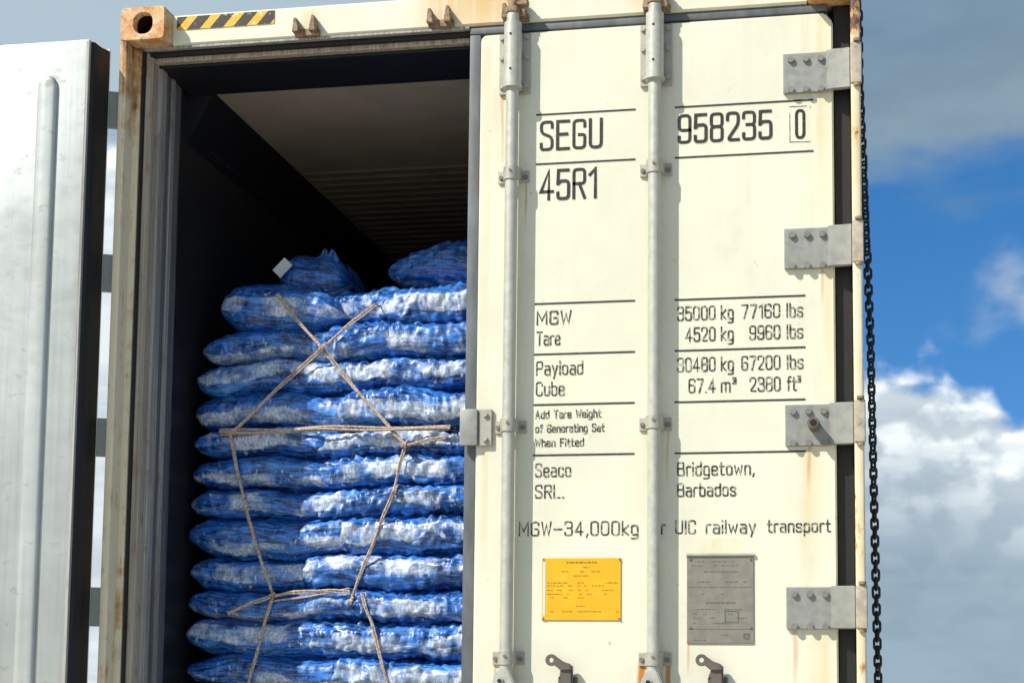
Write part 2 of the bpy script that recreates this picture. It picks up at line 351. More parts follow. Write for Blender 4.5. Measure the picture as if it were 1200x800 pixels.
class MB:
    def __init__(s): s.bm = bmesh.new()
    def box(s, x0, x1, y0, y1, z0, z1, bev=0.0, seg=1):
        b = bmesh.new(); bmesh.ops.create_cube(b, size=1.0)
        for v in b.verts: v.co = Vector(((x0 + x1) / 2 + v.co.x * (x1 - x0), (y0 + y1) / 2 + v.co.y * (y1 - y0), (z0 + z1) / 2 + v.co.z * (z1 - z0)))
        if bev: bmesh.ops.bevel(b, geom=b.edges[:], offset=bev, segments=seg, affect='EDGES', profile=0.6)
        return s._add(b)
    def _add(s, b, mtx=None):
        me = bpy.data.meshes.new('t'); b.to_mesh(me); b.free()
        if mtx: me.transform(mtx)
        s.bm.from_mesh(me); bpy.data.meshes.remove(me); return s
    def cyl(s, a, b, r, n=16, r2=None, bev=0.0):
        a = Vector(a); b = Vector(b); d = b - a
        t = bmesh.new(); bmesh.ops.create_cone(t, cap_ends=True, segments=n, radius1=r, radius2=r if r2 is None else r2, depth=d.length)
        if bev:
            es = [e for e in t.edges if abs(e.verts[0].co.z - e.verts[1].co.z) < 1e-6]
            bmesh.ops.bevel(t, geom=es, offset=bev, segments=2, affect='EDGES')
        q = d.to_track_quat('Z', 'Y').to_matrix().to_4x4(); q.translation = (a + b) / 2
        return s._add(t, q)
    def prism(s, pts, axis, a, b, bev=0.0, seg=1):
        """polygon pts in the plane across `axis`, extruded from a to b. axis 'y': pts are (x,z); 'x': (y,z); 'z': (x,y)"""
        def co(p, h): return {'y': (p[0], h, p[1]), 'x': (h, p[0], p[1]), 'z': (p[0], p[1], h)}[axis]
        t = bmesh.new(); va = [t.verts.new(co(p, a)) for p in pts]; vb = [t.verts.new(co(p, b)) for p in pts]
        t.faces.new(va); t.faces.new(vb[::-1]); n = len(pts)
        for i in range(n): t.faces.new((va[i], vb[i], vb[(i + 1) % n], va[(i + 1) % n]))
        bmesh.ops.recalc_face_normals(t, faces=t.faces[:])
        if bev:
            es = [e for e in t.edges if len(e.link_faces) == 2 and e.calc_face_angle(0) > 0.5]
            bmesh.ops.bevel(t, geom=es, offset=bev, segments=seg, affect='EDGES')
        return s._add(t)
    def tube(s, pts, r, n=8, closed=False):
        pts = [Vector(p) for p in pts]; N = len(pts); t = bmesh.new(); rings = []
        up = Vector((0.0, 1.0, 0.02)).normalized()
        for i, p in enumerate(pts):
            if closed: d = pts[(i + 1) % N] - pts[i - 1]
            else: d = pts[min(i + 1, N - 1)] - pts[max(i - 1, 0)]
            d.normalize(); u = up if abs(d.dot(up)) < 0.95 else Vector((1, 0, 0.03)).normalized()
            a = d.cross(u).normalized(); b = a.cross(d)
            rr = r[i] if isinstance(r, (list, tuple)) else r
            rings.append([t.verts.new(p + (a * math.cos(k * 2 * math.pi / n) + b * math.sin(k * 2 * math.pi / n)) * rr) for k in range(n)])
        for i in range(N if closed else N - 1):
            A, B = rings[i], rings[(i + 1) % N]
            for k in range(n): t.faces.new((A[k], A[(k + 1) % n], B[(k + 1) % n], B[k]))
        if not closed: t.faces.new(rings[0][::-1]); t.faces.new(rings[-1])
        bmesh.ops.recalc_face_normals(t, faces=t.faces[:])
        return s._add(t)
    def sheet(s, pts, axis, a, b):
        """open strip: polyline pts (as in prism) extruded a..b without caps"""
        def co(p, h): return {'y': (p[0], h, p[1]), 'x': (h, p[0], p[1]), 'z': (p[0], p[1], h)}[axis]
        va = [s.bm.verts.new(co(p, a)) for p in pts]; vb = [s.bm.verts.new(co(p, b)) for p in pts]
        for i in range(len(pts) - 1): s.bm.faces.new((va[i], va[i + 1], vb[i + 1], vb[i]))
        return s
    def mesh(s, name, smooth=True, ang=32):
        me = bpy.data.meshes.new(name); s.bm.to_mesh(me); s.bm.free()
        if smooth:
            me.shade_smooth(); me.set_sharp_from_angle(angle=R(ang))
        return me
    def build(s, name, mname, parent=None, loc=None, **k):
        return link(name, s.mesh(name, **k), parent, mname, loc)
def bx(name, mname, parent, x0, x1, y0, y1, z0, z1, bev=0.0, seg=1):
    return MB().box(x0, x1, y0, y1, z0, z1, bev, seg).build(name, mname, parent)

# ------------------------------------------------------------------ the setting
g = MB()
g.bm.faces.new([g.bm.verts.new(p) for p in ((-6000, -6000, 0), (6000, -6000, 0), (6000, 6000, 0), (-6000, 6000, 0))])
tag(g.build('ground', 'yard_concrete'), kind='structure')

# ------------------------------------------------------------------ the container
PY = 0.07                                     # face of door panel and header behind the casting face (y = 0)
ct = tag(empty('shipping_container', (0, 0, OZ)), 'cream refrigerated shipping container with one door open on stacked blue sacks', 'shipping container')
W, H, L = 2.438, 2.896, 12.19

def casting_mesh():
    b = MB()
    outl = []; hole = []
    hx, hz, ha, hb = 0.083, 2.837, 0.0335, 0.0365
    n = 56
    for k in range(n):
        a = 2 * math.pi * (k + 0.5) / n; c, s_ = math.cos(a), math.sin(a)
        e = 2 / 9.0
        outl.append((0.081 + 0.081 * math.copysign(abs(c) ** e, c), 2.837 + 0.059 * math.copysign(abs(s_) ** e, s_)))
        e = 2 / 2.3
        hole.append((hx + ha * math.copysign(abs(c) ** e, c), hz + hb * math.copysign(abs(s_) ** e, s_)))
    bm = b.bm
    def ring(pts, y): return [bm.verts.new((p[0], y, p[1])) for p in pts]
    def sh(pts, k): return [((p[0] - 0.081) * k + 0.081, (p[1] - 2.837) * k + 2.837) for p in pts]
    f0 = ring(sh(outl, 0.955), 0.0); f1 = ring(outl, 0.008); f2 = ring(outl, 0.178)
    h0 = ring(sh(hole, 1.05), 0.0); h1 = ring(hole, 0.006); h2 = ring(hole, 0.03); h3 = ring([((p[0] - hx) * 1.3 + hx, (p[1] - hz) * 1.15 + hz) for p in hole], 0.031); h4 = ring([((p[0] - hx) * 1.3 + hx, (p[1] - hz) * 1.15 + hz) for p in hole], 0.13)
    cav = set(h2 + h3 + h4)
    def br(A, B):
        for i in range(n): bm.faces.new((A[i], A[(i + 1) % n], B[(i + 1) % n], B[i]))
    br(f0, f1); br(f1, f2); br(h0, f0); br(h1, h0); br(h2, h1); br(h3, h2); br(h4, h3)
    bm.faces.new(h4); bm.faces.new(f2)
    for f in bm.faces:
        if all(v in cav for v in f.verts): f.material_index = 1
    bmesh.ops.recalc_face_normals(bm, faces=bm.faces[:])
    return b.mesh('corner_casting')
cm = casting_mesh()
cm.materials.append(MATS['rusty_casting']); cm.materials.append(MATS['cavity_rust_shade'])
c1 = link('corner_casting', cm, ct); c1['label'] = 'rust orange corner casting with oval hole'
c2 = link('corner_casting', cm, ct, None, (W - 0.162, 0, 0))
for dx in (0, W - 0.162): link('corner_casting', cm, ct, None, (dx, 0, -2.778))
# corner posts: outer flange at y=0 stepping back to the door plane
MB().prism([(0.002, 0.004), (0.026, 0.0), (0.030, 0.004), (0.032, 0.066), (0.050, PY), (0.054, 0.10), (0.054, 0.20), (0.004, 0.20)], 'z', 0.118, 2.778, 0.002).build('corner_post', 'post_paint', ct)
MB().prism([(W, 0.006), (2.434, 0.0), (2.414, 0.0), (2.409, 0.005), (2.409, 0.15), (2.40, 0.20), (W, 0.20)], 'z', 0.118, 2.778, 0.002).build('corner_post', 'right_post_paint', ct)
# header beam between the castings
MB().prism([(PY, 2.786), (PY, 2.878), (PY + 0.008, 2.886), (0.17, 2.886), (0.17, 2.78), (PY + 0.008, 2.78)], 'x', 0.162, W - 0.162, 0.0).build('header_beam', 'frame_paint', ct)
# opening frame of the header: lip, groove, strip (front to back)
bx('header_lip', 'jamb_metal', ct, 0.056, 1.19, 0.074, 0.094, 2.770, 2.7795, 0.002)
bx('header_groove', 'gasket_black', ct, 0.056, 1.19, 0.096, 0.118, 2.756, 2.779, 0.002)
bx('header_strip', 'jamb_tan', ct, 0.056, 1.19, 0.119, 0.150, 2.742, 2.7785, 0.003)
bx('header_soffit', 'near_black', ct, 0.076, W - 0.076, 0.152, 0.43, 2.735, 2.7775, 0.002)
# left jamb: strips one behind the other, as the open doorway shows them
bx('jamb_strip', 'gasket_black', ct, 0.054, 0.061, 0.074, 0.092, 0.16, 2.768, 0.001)
MB().prism([(0.054, 0.093), (0.070, 0.095), (0.080, 0.110), (0.082, 0.150), (0.054, 0.150)], 'z', 0.16, 2.768, 0.0015).build('jamb_strip', 'jamb_tan', ct)
MB().prism([(0.054, 0.151), (0.078, 0.152), (0.090, 0.160), (0.091, 0.205), (0.054, 0.205)], 'z', 0.16, 2.76, 0.0015).build('jamb_strip', 'jamb_metal', ct)
MB().prism([(0.056, 0.206), (0.082, 0.206), (0.084, 0.250), (0.056, 0.250)], 'z', 0.16, 2.76, 0.0015).build('jamb_strip', 'jamb_blue', ct)
MB().prism([(0.056, 0.251), (0.089, 0.252), (0.092, 0.275), (0.088, 0.285), (0.056, 0.285)], 'z', 0.16, 2.735, 0.0015).build('jamb_strip', 'jamb_metal', ct)
MB().prism([(0.056, 0.286), (0.084, 0.286), (0.084, 0.345), (0.056, 0.345)], 'z', 0.16, 2.735, 0.0015).build('jamb_strip', 'jamb_blue', ct)
# shell
bx('side_wall', 'frame_paint', ct, 0.008, 0.05, 0.2005, L, 0.118, 2.80)
bx('side_wall', 'frame_paint', ct, W - 0.05, W - 0.022, 0.2005, L, 0.118, 2.80)
bx('roof', 'frame_paint', ct, 0.006, W - 0.006, 0.1715, L, 2.805, 2.882)
bx('end_wall', 'frame_paint', ct, 0.05, W - 0.05, L - 0.06, L - 0.002, 0.118, 2.80)
bx('door_sill', 'frame_paint', ct, 0.162, W - 0.162, 0.074, 0.18, 0.02, 0.155, 0.004)
bx('container_floor', 'shaded_steel_liner', ct, 0.055, W - 0.055, 0.1805, L - 0.07, 0.02, 0.16)
bx('inner_wall', 'shaded_steel_liner', ct, 0.0505, 0.074, 0.346, 11.5, 0.161, 2.734)
bx('inner_wall', 'shaded_steel_liner', ct, W - 0.074, W - 0.0505, 0.206, 11.5, 0.161, 2.734)
bx('inner_wall', 'shaded_steel_liner', ct, 0.076, W - 0.076, 11.45, 11.5, 0.162, 2.73)
ce = bx('ceiling', 'ceiling_liner', ct, 0.075, W - 0.075, 0.431, 11.4, 2.745, 2.778)
rib = MB().prism([(0.0, 2.7452), (0.012, 2.7418), (0.034, 2.7418), (0.046, 2.7452)], 'x', 0.175, W - 0.075).mesh('ceiling_rib')
rib.materials.append(MATS['ceiling_liner'])
for k in range(16):
    link('ceiling_rib', rib, ce, None, (0, 1.40 + k * 0.085, 0))
MB().prism([(0.0745, 2.56), (0.0745, 2.744), (0.172, 2.744)], 'y', 0.4315, 11.4).build('ceiling_cove', 'near_black', ct)
MB().box(0.088, 0.096, 0.62, 3.2, 2.584, 2.590).build('cove_rail', 'shaded_steel_liner', ct)
# cam keepers on the header above both doors
def keeper(xc, mname='rusty_iron'):
    b = MB()
    b.box(xc - 0.040, xc + 0.046, 0.052, PY - 0.0005, 2.776, 2.800, 0.002)
    for s in (-1, 1):
        b.prism([(xc + s * 0.040, 2.782), (xc + s * 0.036, 2.832 + 0.003 * s), (xc + s * 0.026, 2.834 + 0.003 * s), (xc + s * 0.020, 2.804), (xc + s * 0.018, 2.782)], 'y', 0.026, PY - 0.001, 0.002)
    return b.build('cam_keeper', mname, ct)
for xc in (0.638, 1.096, 1.345, 1.803): keeper(xc)
# hazard strip at the left end of the header
hz = bx('hazard_strip', 'hazard_yellow', ct, 0.176, 0.522, PY - 0.0025, PY - 0.0004, 2.832, 2.8775)
hz['label'] = 'black and yellow striped warning strip'
def clip_poly(pts, xa, xb):
    for lim, sg in ((xa, 1), (xb, -1)):
        out = []
        for p, q in zip(pts, pts[1:] + pts[:1]):
            ip, iq = (p[0] - lim) * sg >= 0, (q[0] - lim) * sg >= 0
            if ip: out.append(p)
            if ip != iq:
                t_ = (lim - p[0]) / (q[0] - p[0]); out.append((lim, p[1] + (q[1] - p[1]) * t_))
        pts = out
        if len(pts) < 3: return []
    return pts
for k in range(6):
    x = 0.130 + k * 0.083
    pts = clip_poly([(x, 2.8325), (x + 0.044, 2.8325), (x + 0.082, 2.877), (x + 0.038, 2.877)], 0.177, 0.521)
    if pts: MB().prism(pts, 'y', PY - 0.0036, PY - 0.0026).build('stripe', 'hazard_black', hz)

# ------------------------------------------------------------------ closed right-hand door
PX0, PX1, PZ0, PZ1 = 1.230, 2.355, 0.16, 2.744
def rounded(x0, x1, z0, z1, r=0.02, ch=0.03):
    p = [(x0, z0), (x1, z0), (x1, z1 - ch), (x1 - ch * 0.8, z1)]
    for k in range(5):
        a = R(90 + k * 22.5); p.append((x0 + r + r * math.cos(a), z1 - r + r * math.sin(a)))
    return p
door = MB().prism(rounded(PX0, PX1, PZ0, PZ1), 'y', PY, PY + 0.085, 0.005, 2).build('door', 'door_paint', ct)
door['label'] = 'closed cream door with black lettering and two lock rods'
# seals round it
bx('gasket', 'gasket_grey', door, 1.190, 1.2275, PY + 0.012, PY + 0.06, PZ0, 2.752, 0.006, 2)
bx('gasket', 'gasket_black', door, 1.2277, 1.2297, PY + 0.03, PY + 0.06, PZ0, 2.742)
bx('gasket', 'gasket_grey', door, 1.190, 2.34, PY + 0.010, PY + 0.055, 2.753, 2.7785, 0.006, 2)
bx('gasket', 'gasket_black', door, 2.3552, 2.4085, PY + 0.030, PY + 0.075, PZ0, 2.777, 0.004)
# ---- lock rods
def rod(xc, r=0.0205):
    b = MB()
    b.cyl((xc, 0.027, 0.20), (xc, 0.027, 2.795), r, 24)
    o = b.build('lock_rod', 'rod_metal', door)
    h = MB()      # cam head gripping the keeper
    h.cyl((xc, 0.027, 2.790), (xc, 0.027, 2.812), 0.024, 20, bev=0.003)
    h.cyl((xc, 0.027, 2.812), (xc, 0.027, 2.84), 0.017, 16)
    h.cyl((xc, 0.027, 2.838), (xc, 0.027, 2.868), 0.023, 20, bev=0.004)
    h.box(xc + 0.004, xc + 0.050, 0.016, 0.044, 2.815, 2.836, 0.004)
    h.build('rod_cam', 'rusty_iron', door)
    # long bearing sleeve at the top with its back plate and bolts
    p = MB().box(xc - 0.050, xc + 0.050, PY - 0.012, PY - 0.0005, 2.535, 2.738, 0.002).build('sleeve_plate', 'bracket_metal', door)
    s = MB().cyl((xc, 0.027, 2.548), (xc, 0.027, 2.762), 0.0285, 28, bev=0.003)
    s.box(xc - 0.026, xc + 0.026, 0.03, PY - 0.0125, 2.55, 2.735)
    s.cyl((xc, 0.027, 2.540), (xc, 0.027, 2.552), 0.033, 24, bev=0.003)
    s.build('rod_sleeve', 'rod_metal', door)
    for zz in (2.722, 2.655, 2.56):
        for sx in (-1, 1):
            MB().cyl((xc + sx * 0.041, PY - 0.012, zz), (xc + sx * 0.041, PY - 0.021, zz), 0.0085, 10, bev=0.002).build('bolt', 'bracket_metal', door)
    for zz in (2.715, 2.60):
        MB().cyl((xc - 0.002, 0.001, zz), (xc - 0.002, -0.0025, zz), 0.0042, 8).build('grease_hole', 'gasket_black', door)
    for zc in (2.262, 1.452, 0.725):
        hh = 0.020
        g = MB()
        for sx in (-1, 1):
            g.prism([(xc + sx * 0.050, PY - 0.0004), (xc + sx * 0.050, PY - 0.008), (xc + sx * 0.030, PY - 0.010), (xc + sx * 0.026, 0.03), (xc + sx * 0.020, 0.03), (xc + sx * 0.022, PY - 0.0004)], 'z', zc - hh, zc + hh, 0.001)
        arc = [(xc + 0.0265 * math.cos(a), 0.029 - 0.0265 * math.sin(a)) for a in [R(k * 15) for k in range(13)]]
        arc2 = [(xc + 0.0212 * math.cos(a), 0.029 - 0.0212 * math.sin(a)) for a in [R(k * 15) for k in range(13)]]
        g.prism(arc + arc2[::-1], 'z', zc - hh, zc + hh)
        g.build('rod_guide', 'bracket_metal', door)
        for sx in (-1, 1):
            MB().cyl((xc + sx * 0.040, PY - 0.008, zc - 0.002), (xc + sx * 0.040, PY - 0.016, zc - 0.002), 0.0075, 8, bev=0.0015).build('bolt', 'bolt_metal', door)
        MB().cyl((xc, 0.003, zc + 0.006), (xc, -0.001, zc + 0.006), 0.0045, 8).build('bolt', 'bolt_metal', door)
    # hub where the handle lever is pinned
    u = MB()
    u.prism([(xc - 0.034, 0.56), (xc + 0.030, 0.56), (xc + 0.030, 0.65), (xc + 0.014, 0.690), (xc - 0.018, 0.690), (xc - 0.036, 0.66)], 'y', -0.002, 0.052, 0.004, 2)
    u.cyl((xc - 0.012, -0.012, 0.655), (xc - 0.012, -0.001, 0.655), 0.011, 12, bev=0.002)
    u.build('handle_hub', 'rod_metal', door)
    MB().cyl((xc - 0.012, -0.014, 0.655), (xc - 0.012, -0.0115, 0.655), 0.0065, 10).build('pin_hole', 'gasket_black', door)
rod(1.345); rod(1.803)
# handle catches: an eye on a bent arm
def catch(x, z):
    b = MB()
    ex, ez = x + 0.013, z - 0.016
    N = 14
    def ringp(r): return [(ex + r * math.cos(2 * math.pi * k / N), ez + r * math.sin(2 * math.pi * k / N)) for k in range(N)]
    bm = b.bm; o_, i_ = ringp(0.0185), ringp(0.0075)
    vs = [[bm.verts.new((p[0], yy, p[1])) for p in ring] for ring, yy in ((o_, 0.022), (i_, 0.022), (i_, 0.034), (o_, 0.034))]
    for q in range(4):
        A, B = vs[q], vs[(q + 1) % 4]
        for k in range(N): bm.faces.new((A[k], A[(k + 1) % N], B[(k + 1) % N], B[k]))
    bmesh.ops.recalc_face_normals(bm, faces=bm.faces[:])
    b.prism([(ex + 0.010, ez + 0.014), (ex + 0.036, ez - 0.004), (ex + 0.060, ez - 0.012), (ex + 0.064, ez - 0.030), (ex + 0.030, ez - 0.032), (ex + 0.008, ez - 0.014)], 'y', 0.021, 0.040, 0.003, 2)
    b.prism([(ex + 0.026, ez - 0.026), (ex + 0.064, ez - 0.012), (ex + 0.066, ez - 0.16), (ex + 0.028, ez - 0.16)], 'y', 0.030, 0.055, 0.005, 2)
    b.box(ex + 0.016, ex + 0.076, 0.0555, PY - 0.0005, ez - 0.16, ez - 0.05, 0.003)
    return b.build('handle_catch', 'lever_metal', door)
catch(1.475, 0.736); catch(1.936, 0.739)
# ---- hinges of the closed door
HZ = (2.549, 1.990, 1.439, 0.882)
def hinge_right(zc, knob=False):
    b = MB()
    h = 0.0635
    b.box(2.202, 2.338, PY - 0.014, PY - 0.0005, zc - h, zc + h, 0.002)
    b.prism([(2.332, PY - 0.0145), (2.345, PY - 0.026), (2.385, PY - 0.030), (2.408, PY - 0.034), (2.408, PY - 0.016), (2.355, PY - 0.008), (2.338, PY - 0.006)], 'z', zc - h + 0.001, zc + h + 0.003, 0.003, 2)
    hg = b.build('hinge', 'hinge_metal', door)
    for sx in (2.226, 2.272, 2.318):
        for sz in (-1, 1):
            z = zc + (0.042 if sz > 0 else -0.055)
            MB().cyl((sx, PY - 0.0145, z), (sx, PY - 0.0245, z), 0.0105, 6).build('bolt', 'hinge_bolt', door)
    l = MB()     # knuckle on the post
    l.box(2.4085, 2.4425, -0.007, 0.012, zc - h - 0.001, zc + h + 0.003, 0.006, 3)
    l.build('hinge_knuckle', 'knuckle_paint', ct)
    for zz in (zc - h - 0.006, zc + h + 0.008): MB().cyl((2.428, -0.004, zz - 0.004), (2.428, -0.004, zz + 0.004), 0.0115, 14).build('hinge_washer', 'rusty_iron', ct)
    if knob:
        k = MB().cyl((2.290, PY - 0.014, 1.436), (2.288, PY - 0.072, 1.437), 0.0185, 24, bev=0.003)
        k.build('door_stop', 'lever_metal', door)
        MB().cyl((2.2879, PY - 0.0715, 1.437), (2.2879, PY - 0.0735, 1.437), 0.0105, 16).build('door_stop_hole', 'gasket_black', door)
for i, z in enumerate(HZ): hinge_right(z, i == 2)
# overlap bracket on the door's free edge
b = MB().box(1.182, 1.240, 0.046, PY - 0.004, 1.394, 1.511, 0.006, 2); b.build('lap_plate', 'hinge_metal', door)
MB().box(1.2405, 1.286, 0.056, PY - 0.0005, 1.392, 1.511, 0.003).build('lap_bracket', 'bracket_metal', door)
for z in (1.492, 1.414): MB().cyl((1.264, 0.056, z), (1.264, 0.046, z), 0.009, 10, bev=0.002).build('bolt', 'bracket_metal', door)

# ---- lettering: narrow single-stroke letters drawn as flat ribbons
def arcpts(cx, cy, rx, ry, a0, a1, n=6):
    return [(cx + rx * math.cos(R(a0 + (a1 - a0) * k / n)), cy + ry * math.sin(R(a0 + (a1 - a0) * k / n))) for k in range(n + 1)]
def rnd_path(p, r=0.16, closed=False):
    """round the corners of polyline p"""
    out = []; N = len(p)
    for i in range(N):
        if not closed and i in (0, N - 1): out.append(p[i]); continue
        a, c, q = Vector(p[i - 1]), Vector(p[i]), Vector(p[(i + 1) % N])
        d1, d2 = a - c, q - c
        k = min(r, d1.length * 0.48, d2.length * 0.48)
        s, e = c + d1.normalized() * k, c + d2.normalized() * k
        for j in range(5):
            t = j / 4; out.append(tuple((1 - t) ** 2 * s + 2 * t * (1 - t) * c + t * t * e))
    return out
def G(w, *st): return (w, st)
def P(*p, r=0.16): return (rnd_path([tuple(q) for q in p], r), False)
def C(*p, r=0.16): return (rnd_path([tuple(q) for q in p], r, True), True)
w_ = 0.40
GL = {
 'S': G(w_, P((w_, .80), (w_, 1), (0, 1), (0, .60), (w_, .44), (w_, 0), (0, 0), (0, .20))),
 'E': G(w_, P((w_, 1), (0, 1), (0, 0), (w_, 0), r=0), P((0, .53), (.34, .53))),
 'G': G(w_, P((w_, .78), (w_, 1), (0, 1), (0, 0), (w_, 0), (w_, .48), (.2, .48), r=.14)),
 'U': G(w_, P((0, 1), (0, 0), (w_, 0), (w_, 1))),
 'R': G(w_, P((0, 0), (0, 1), (w_, 1), (w_, .5), (0, .5), r=.12), P((.2, .5), (w_, 0))),
 'M': G(.5, P((0, 0), (0, 1), (.25, .3), (.5, 1), (.5, 0), r=0)),
 'W': G(.52, P((0, 1), (.12, 0), (.26, .8), (.40, 0), (.52, 1), r=0)),
 'T': G(.42, P((0, 1), (.42, 1)), P((.21, 1), (.21, 0))),
 'P': G(w_, P((0, 0), (0, 1), (w_, 1), (w_, .47), (0, .47), r=.12)),
 'C': G(w_, P((w_, .76), (w_, 1), (0, 1), (0, 0), (w_, 0), (w_, .24))),
 'A': G(.42, P((0, 0), (.21, 1), (.42, 0), r=0), P((.08, .34), (.34, .34))),
 'F': G(.36, P((0, 0), (0, 1), (.36, 1), r=0), P((0, .53), (.3, .53))),
 'L': G(.36, P((0, 1), (0, 0), (.36, 0), r=0)),
 'B': G(w_, P((0, .52), (0, 1), (.38, 1), (.38, .53), (0, .53), r=.1), P((0, .52), (w_, .52), (w_, 0), (0, 0), (0, .52), r=.1)),
 'I': G(.0, P((0, 0), (0, 1))),
 '0': G(w_, C((0, 0), (w_, 0), (w_, 1), (0, 1), r=.18)),
 '1': G(.2, P((0, .80), (.2, 1), (.2, 0), r=0)),
 '2': G(w_, P((0, .76), (0, 1), (w_, 1), (w_, .58), (0, 0), (w_, 0), r=.15)),
 '3': G(w_, P((0, .80), (0, 1), (w_, 1), (w_, .54), (.13, .54), r=.14), P((.13, .54), (w_, .54), (w_, 0), (0, 0), (0, .2), r=.14)),
 '4': G(.44, P((.30, 0), (.30, 1), (0, .26), (.44, .26), r=0)),
 '5': G(w_, P((.38, 1), (0.02, 1), (0, .53), r=0), P((.02, .54), (.10, .62), (w_, .62), (w_, 0), (0, 0), (0, .2), r=.13)),
 '6': G(w_, P((w_, .82), (w_, 1), (0, 1), (0, 0), (w_, 0), (w_, .55), (0, .55), r=.15)),
 '7': G(w_, P((0, 1), (w_, 1), (.14, 0), r=.02)),
 '8': G(w_, C((0, .53), (w_, .53), (w_, 1), (0, 1), r=.13), C((0, .52), (0, 0), (w_, 0), (w_, .52), r=.13)),
 '9': G(w_, P((0, .2), (0, 0), (w_, 0), (w_, 1), (0, 1), (0, .45), (w_, .45), r=.15)),
 'a': G(.34, P((.02, .68), (.34, .68), (.34, 0), r=.13), P((.34, .40), (0, .40), (0, 0), (.34, 0), r=.12)),
 'b': G(.34, P((0, 1), (0, 0), (.34, 0), (.34, .68), (0, .68), r=.12)),
 'c': G(.32, P((.32, .54), (.32, .68), (0, .68), (0, 0), (.32, 0), (.32, .16), r=.12)),
 'd': G(.34, P((.34, 1), (.34, 0), (0, 0), (0, .68), (.34, .68), r=.12)),
 'e': G(.34, P((0, .35), (.34, .35), (.34, .68), (0, .68), (0, 0), (.34, 0), (.34, .12), r=.12)),
 'f': G(.24, P((.26, 1), (.08, 1), (.08, 0), r=.12), P((0, .66), (.24, .66))),
 'g': G(.34, P((.34, .0), (0, 0), (0, .68), (.34, .68), (.34, -.28), (0, -.28), r=.12)),
 'h': G(.34, P((0, 0), (0, 1)), P((0, .68), (.34, .68), (.34, 0), r=.12)),
 'i': G(.0, P((0, 0), (0, .62)), P((0, .92), (0, .97))),
 'k': G(.32, P((0, 0), (0, 1)), P((.32, .68), (.03, .34), (.32, 0), r=0)),
 'l': G(.0, P((0, 0), (0, 1))),
 'm': G(.54, P((0, 0), (0, .68), (.27, .68), (.27, 0), r=.1), P((.27, .68), (.54, .68), (.54, 0), r=.1)),
 'n': G(.34, P((0, 0), (0, .68), (.34, .68), (.34, 0), r=.12)),
 'o': G(.34, C((0, 0), (.34, 0), (.34, .68), (0, .68), r=.13)),
 'p': G(.34, P((0, -.3), (0, .68), (.34, .68), (.34, 0), (0, 0), r=.12)),
 'r': G(.22, P((0, 0), (0, .68), (.24, .68), r=.12)),
 's': G(.32, P((.32, .56), (.32, .68), (0, .68), (0, .38), (.32, .32), (.32, 0), (0, 0), (0, .14), r=.1)),
 't': G(.24, P((.08, .95), (.08, 0), (.26, 0), r=.12), P((0, .66), (.24, .66))),
 'u': G(.34, P((0, .68), (0, 0), (.34, 0), (.34, .68), r=.12)),
 'w': G(.48, P((0, .68), (.11, 0), (.24, .55), (.37, 0), (.48, .68), r=0)),
 'y': G(.34, P((0, .68), (.17, .05), r=0), P((.34, .68), (.10, -.28), r=0)),
 '.': G(.04, P((0, 0.0), (.05, 0.0))), ',': G(.06, P((.06, .06), (0, -.16))),
 '-': G(.42, P((0, .45), (.42, .45))),
 '^': G(.18, P((0, 1.02), (.18, 1.02), (.18, .62), (0, .62), r=0), P((.04, .82), (.18, .82))),
 ' ': G(.22),
}
def ribbon(bm, pts, closed, wd, y):
    n = len(pts); P_ = [Vector(p) for p in pts]
    # drop duplicates
    Q = [P_[0]]
    for p in P_[1:]:
        if (p - Q[-1]).length > wd * 0.05: Q.append(p)
    if closed and (Q[0] - Q[-1]).length < wd * 0.05: Q.pop()
    P_ = Q; n = len(P_); row = []
    for i in range(n):
        if closed: a, b = P_[i - 1], P_[(i + 1) % n]
        else: a, b = P_[max(i - 1, 0)], P_[min(i + 1, n - 1)]
        c = P_[i]
        d1 = (c - a).normalized() if (c - a).length > 1e-9 else (b - c).normalized()
        d2 = (b - c).normalized() if (b - c).length > 1e-9 else d1
        t = (d1 + d2)
        t = t.normalized() if t.length > 1e-6 else d1
        nrm = Vector((-t.y, t.x)); k = max(0.5, nrm.dot(Vector((-d1.y, d1.x))))
        e = Vector((0, 0))
        if not closed and i == 0: e = -d2 * wd * 0.5
        if not closed and i == n - 1: e = d1 * wd * 0.5
        o = nrm * (wd / 2 / k)
        row.append((bm.verts.new((c.x + o.x + e.x, y, c.y + o.y + e.y)), bm.verts.new((c.x - o.x + e.x, y, c.y - o.y + e.y))))
    for i in range(n if closed else n - 1):
        A, B = row[i], row[(i + 1) % n]
        bm.faces.new((A[0], A[1], B[1], B[0]))
def text(s, x0, z0, h, x1, stroke, mname=None, wd=None, parent=None, tilt=0.0):
    """string s from x0 to x1, baseline z0, cap height h"""
    gap = 0.20
    mname = mname or ('print_black' if h > 0.06 else 'print_faded')
    tot = sum(GL[c][0] for c in s) + gap * (len(s) - 1)
    hh = h - stroke; sx = (x1 - x0 - stroke) / tot
    bm = bmesh.new(); x = x0 + stroke / 2; yk = 0
    for c in s:
        w, sts = GL[c]
        for i, (pts, cl) in enumerate(sts):
            ribbon(bm, [(x + px * sx, z0 + stroke / 2 + pz * hh + (x - x0) * tilt) for px, pz in pts], cl, stroke, PY - 0.0012 - 0.0003 * (i + 2 * (yk % 2)))
        x += (w + gap) * sx; yk += 1
    me = bpy.data.meshes.new('lettering'); bm.to_mesh(me); bm.free()
    return link('lettering', me, parent or door, mname)
def rule(x0, x1, z):
    return bx('rule_line', 'print_black', door, x0, x1, PY - 0.0016, PY - 0.0004, z - 0.0026, z + 0.0026)
for z in (2.466, 2.303, 1.847, 1.684, 1.5225, 1.362): rule(1.416, 1.737, z)
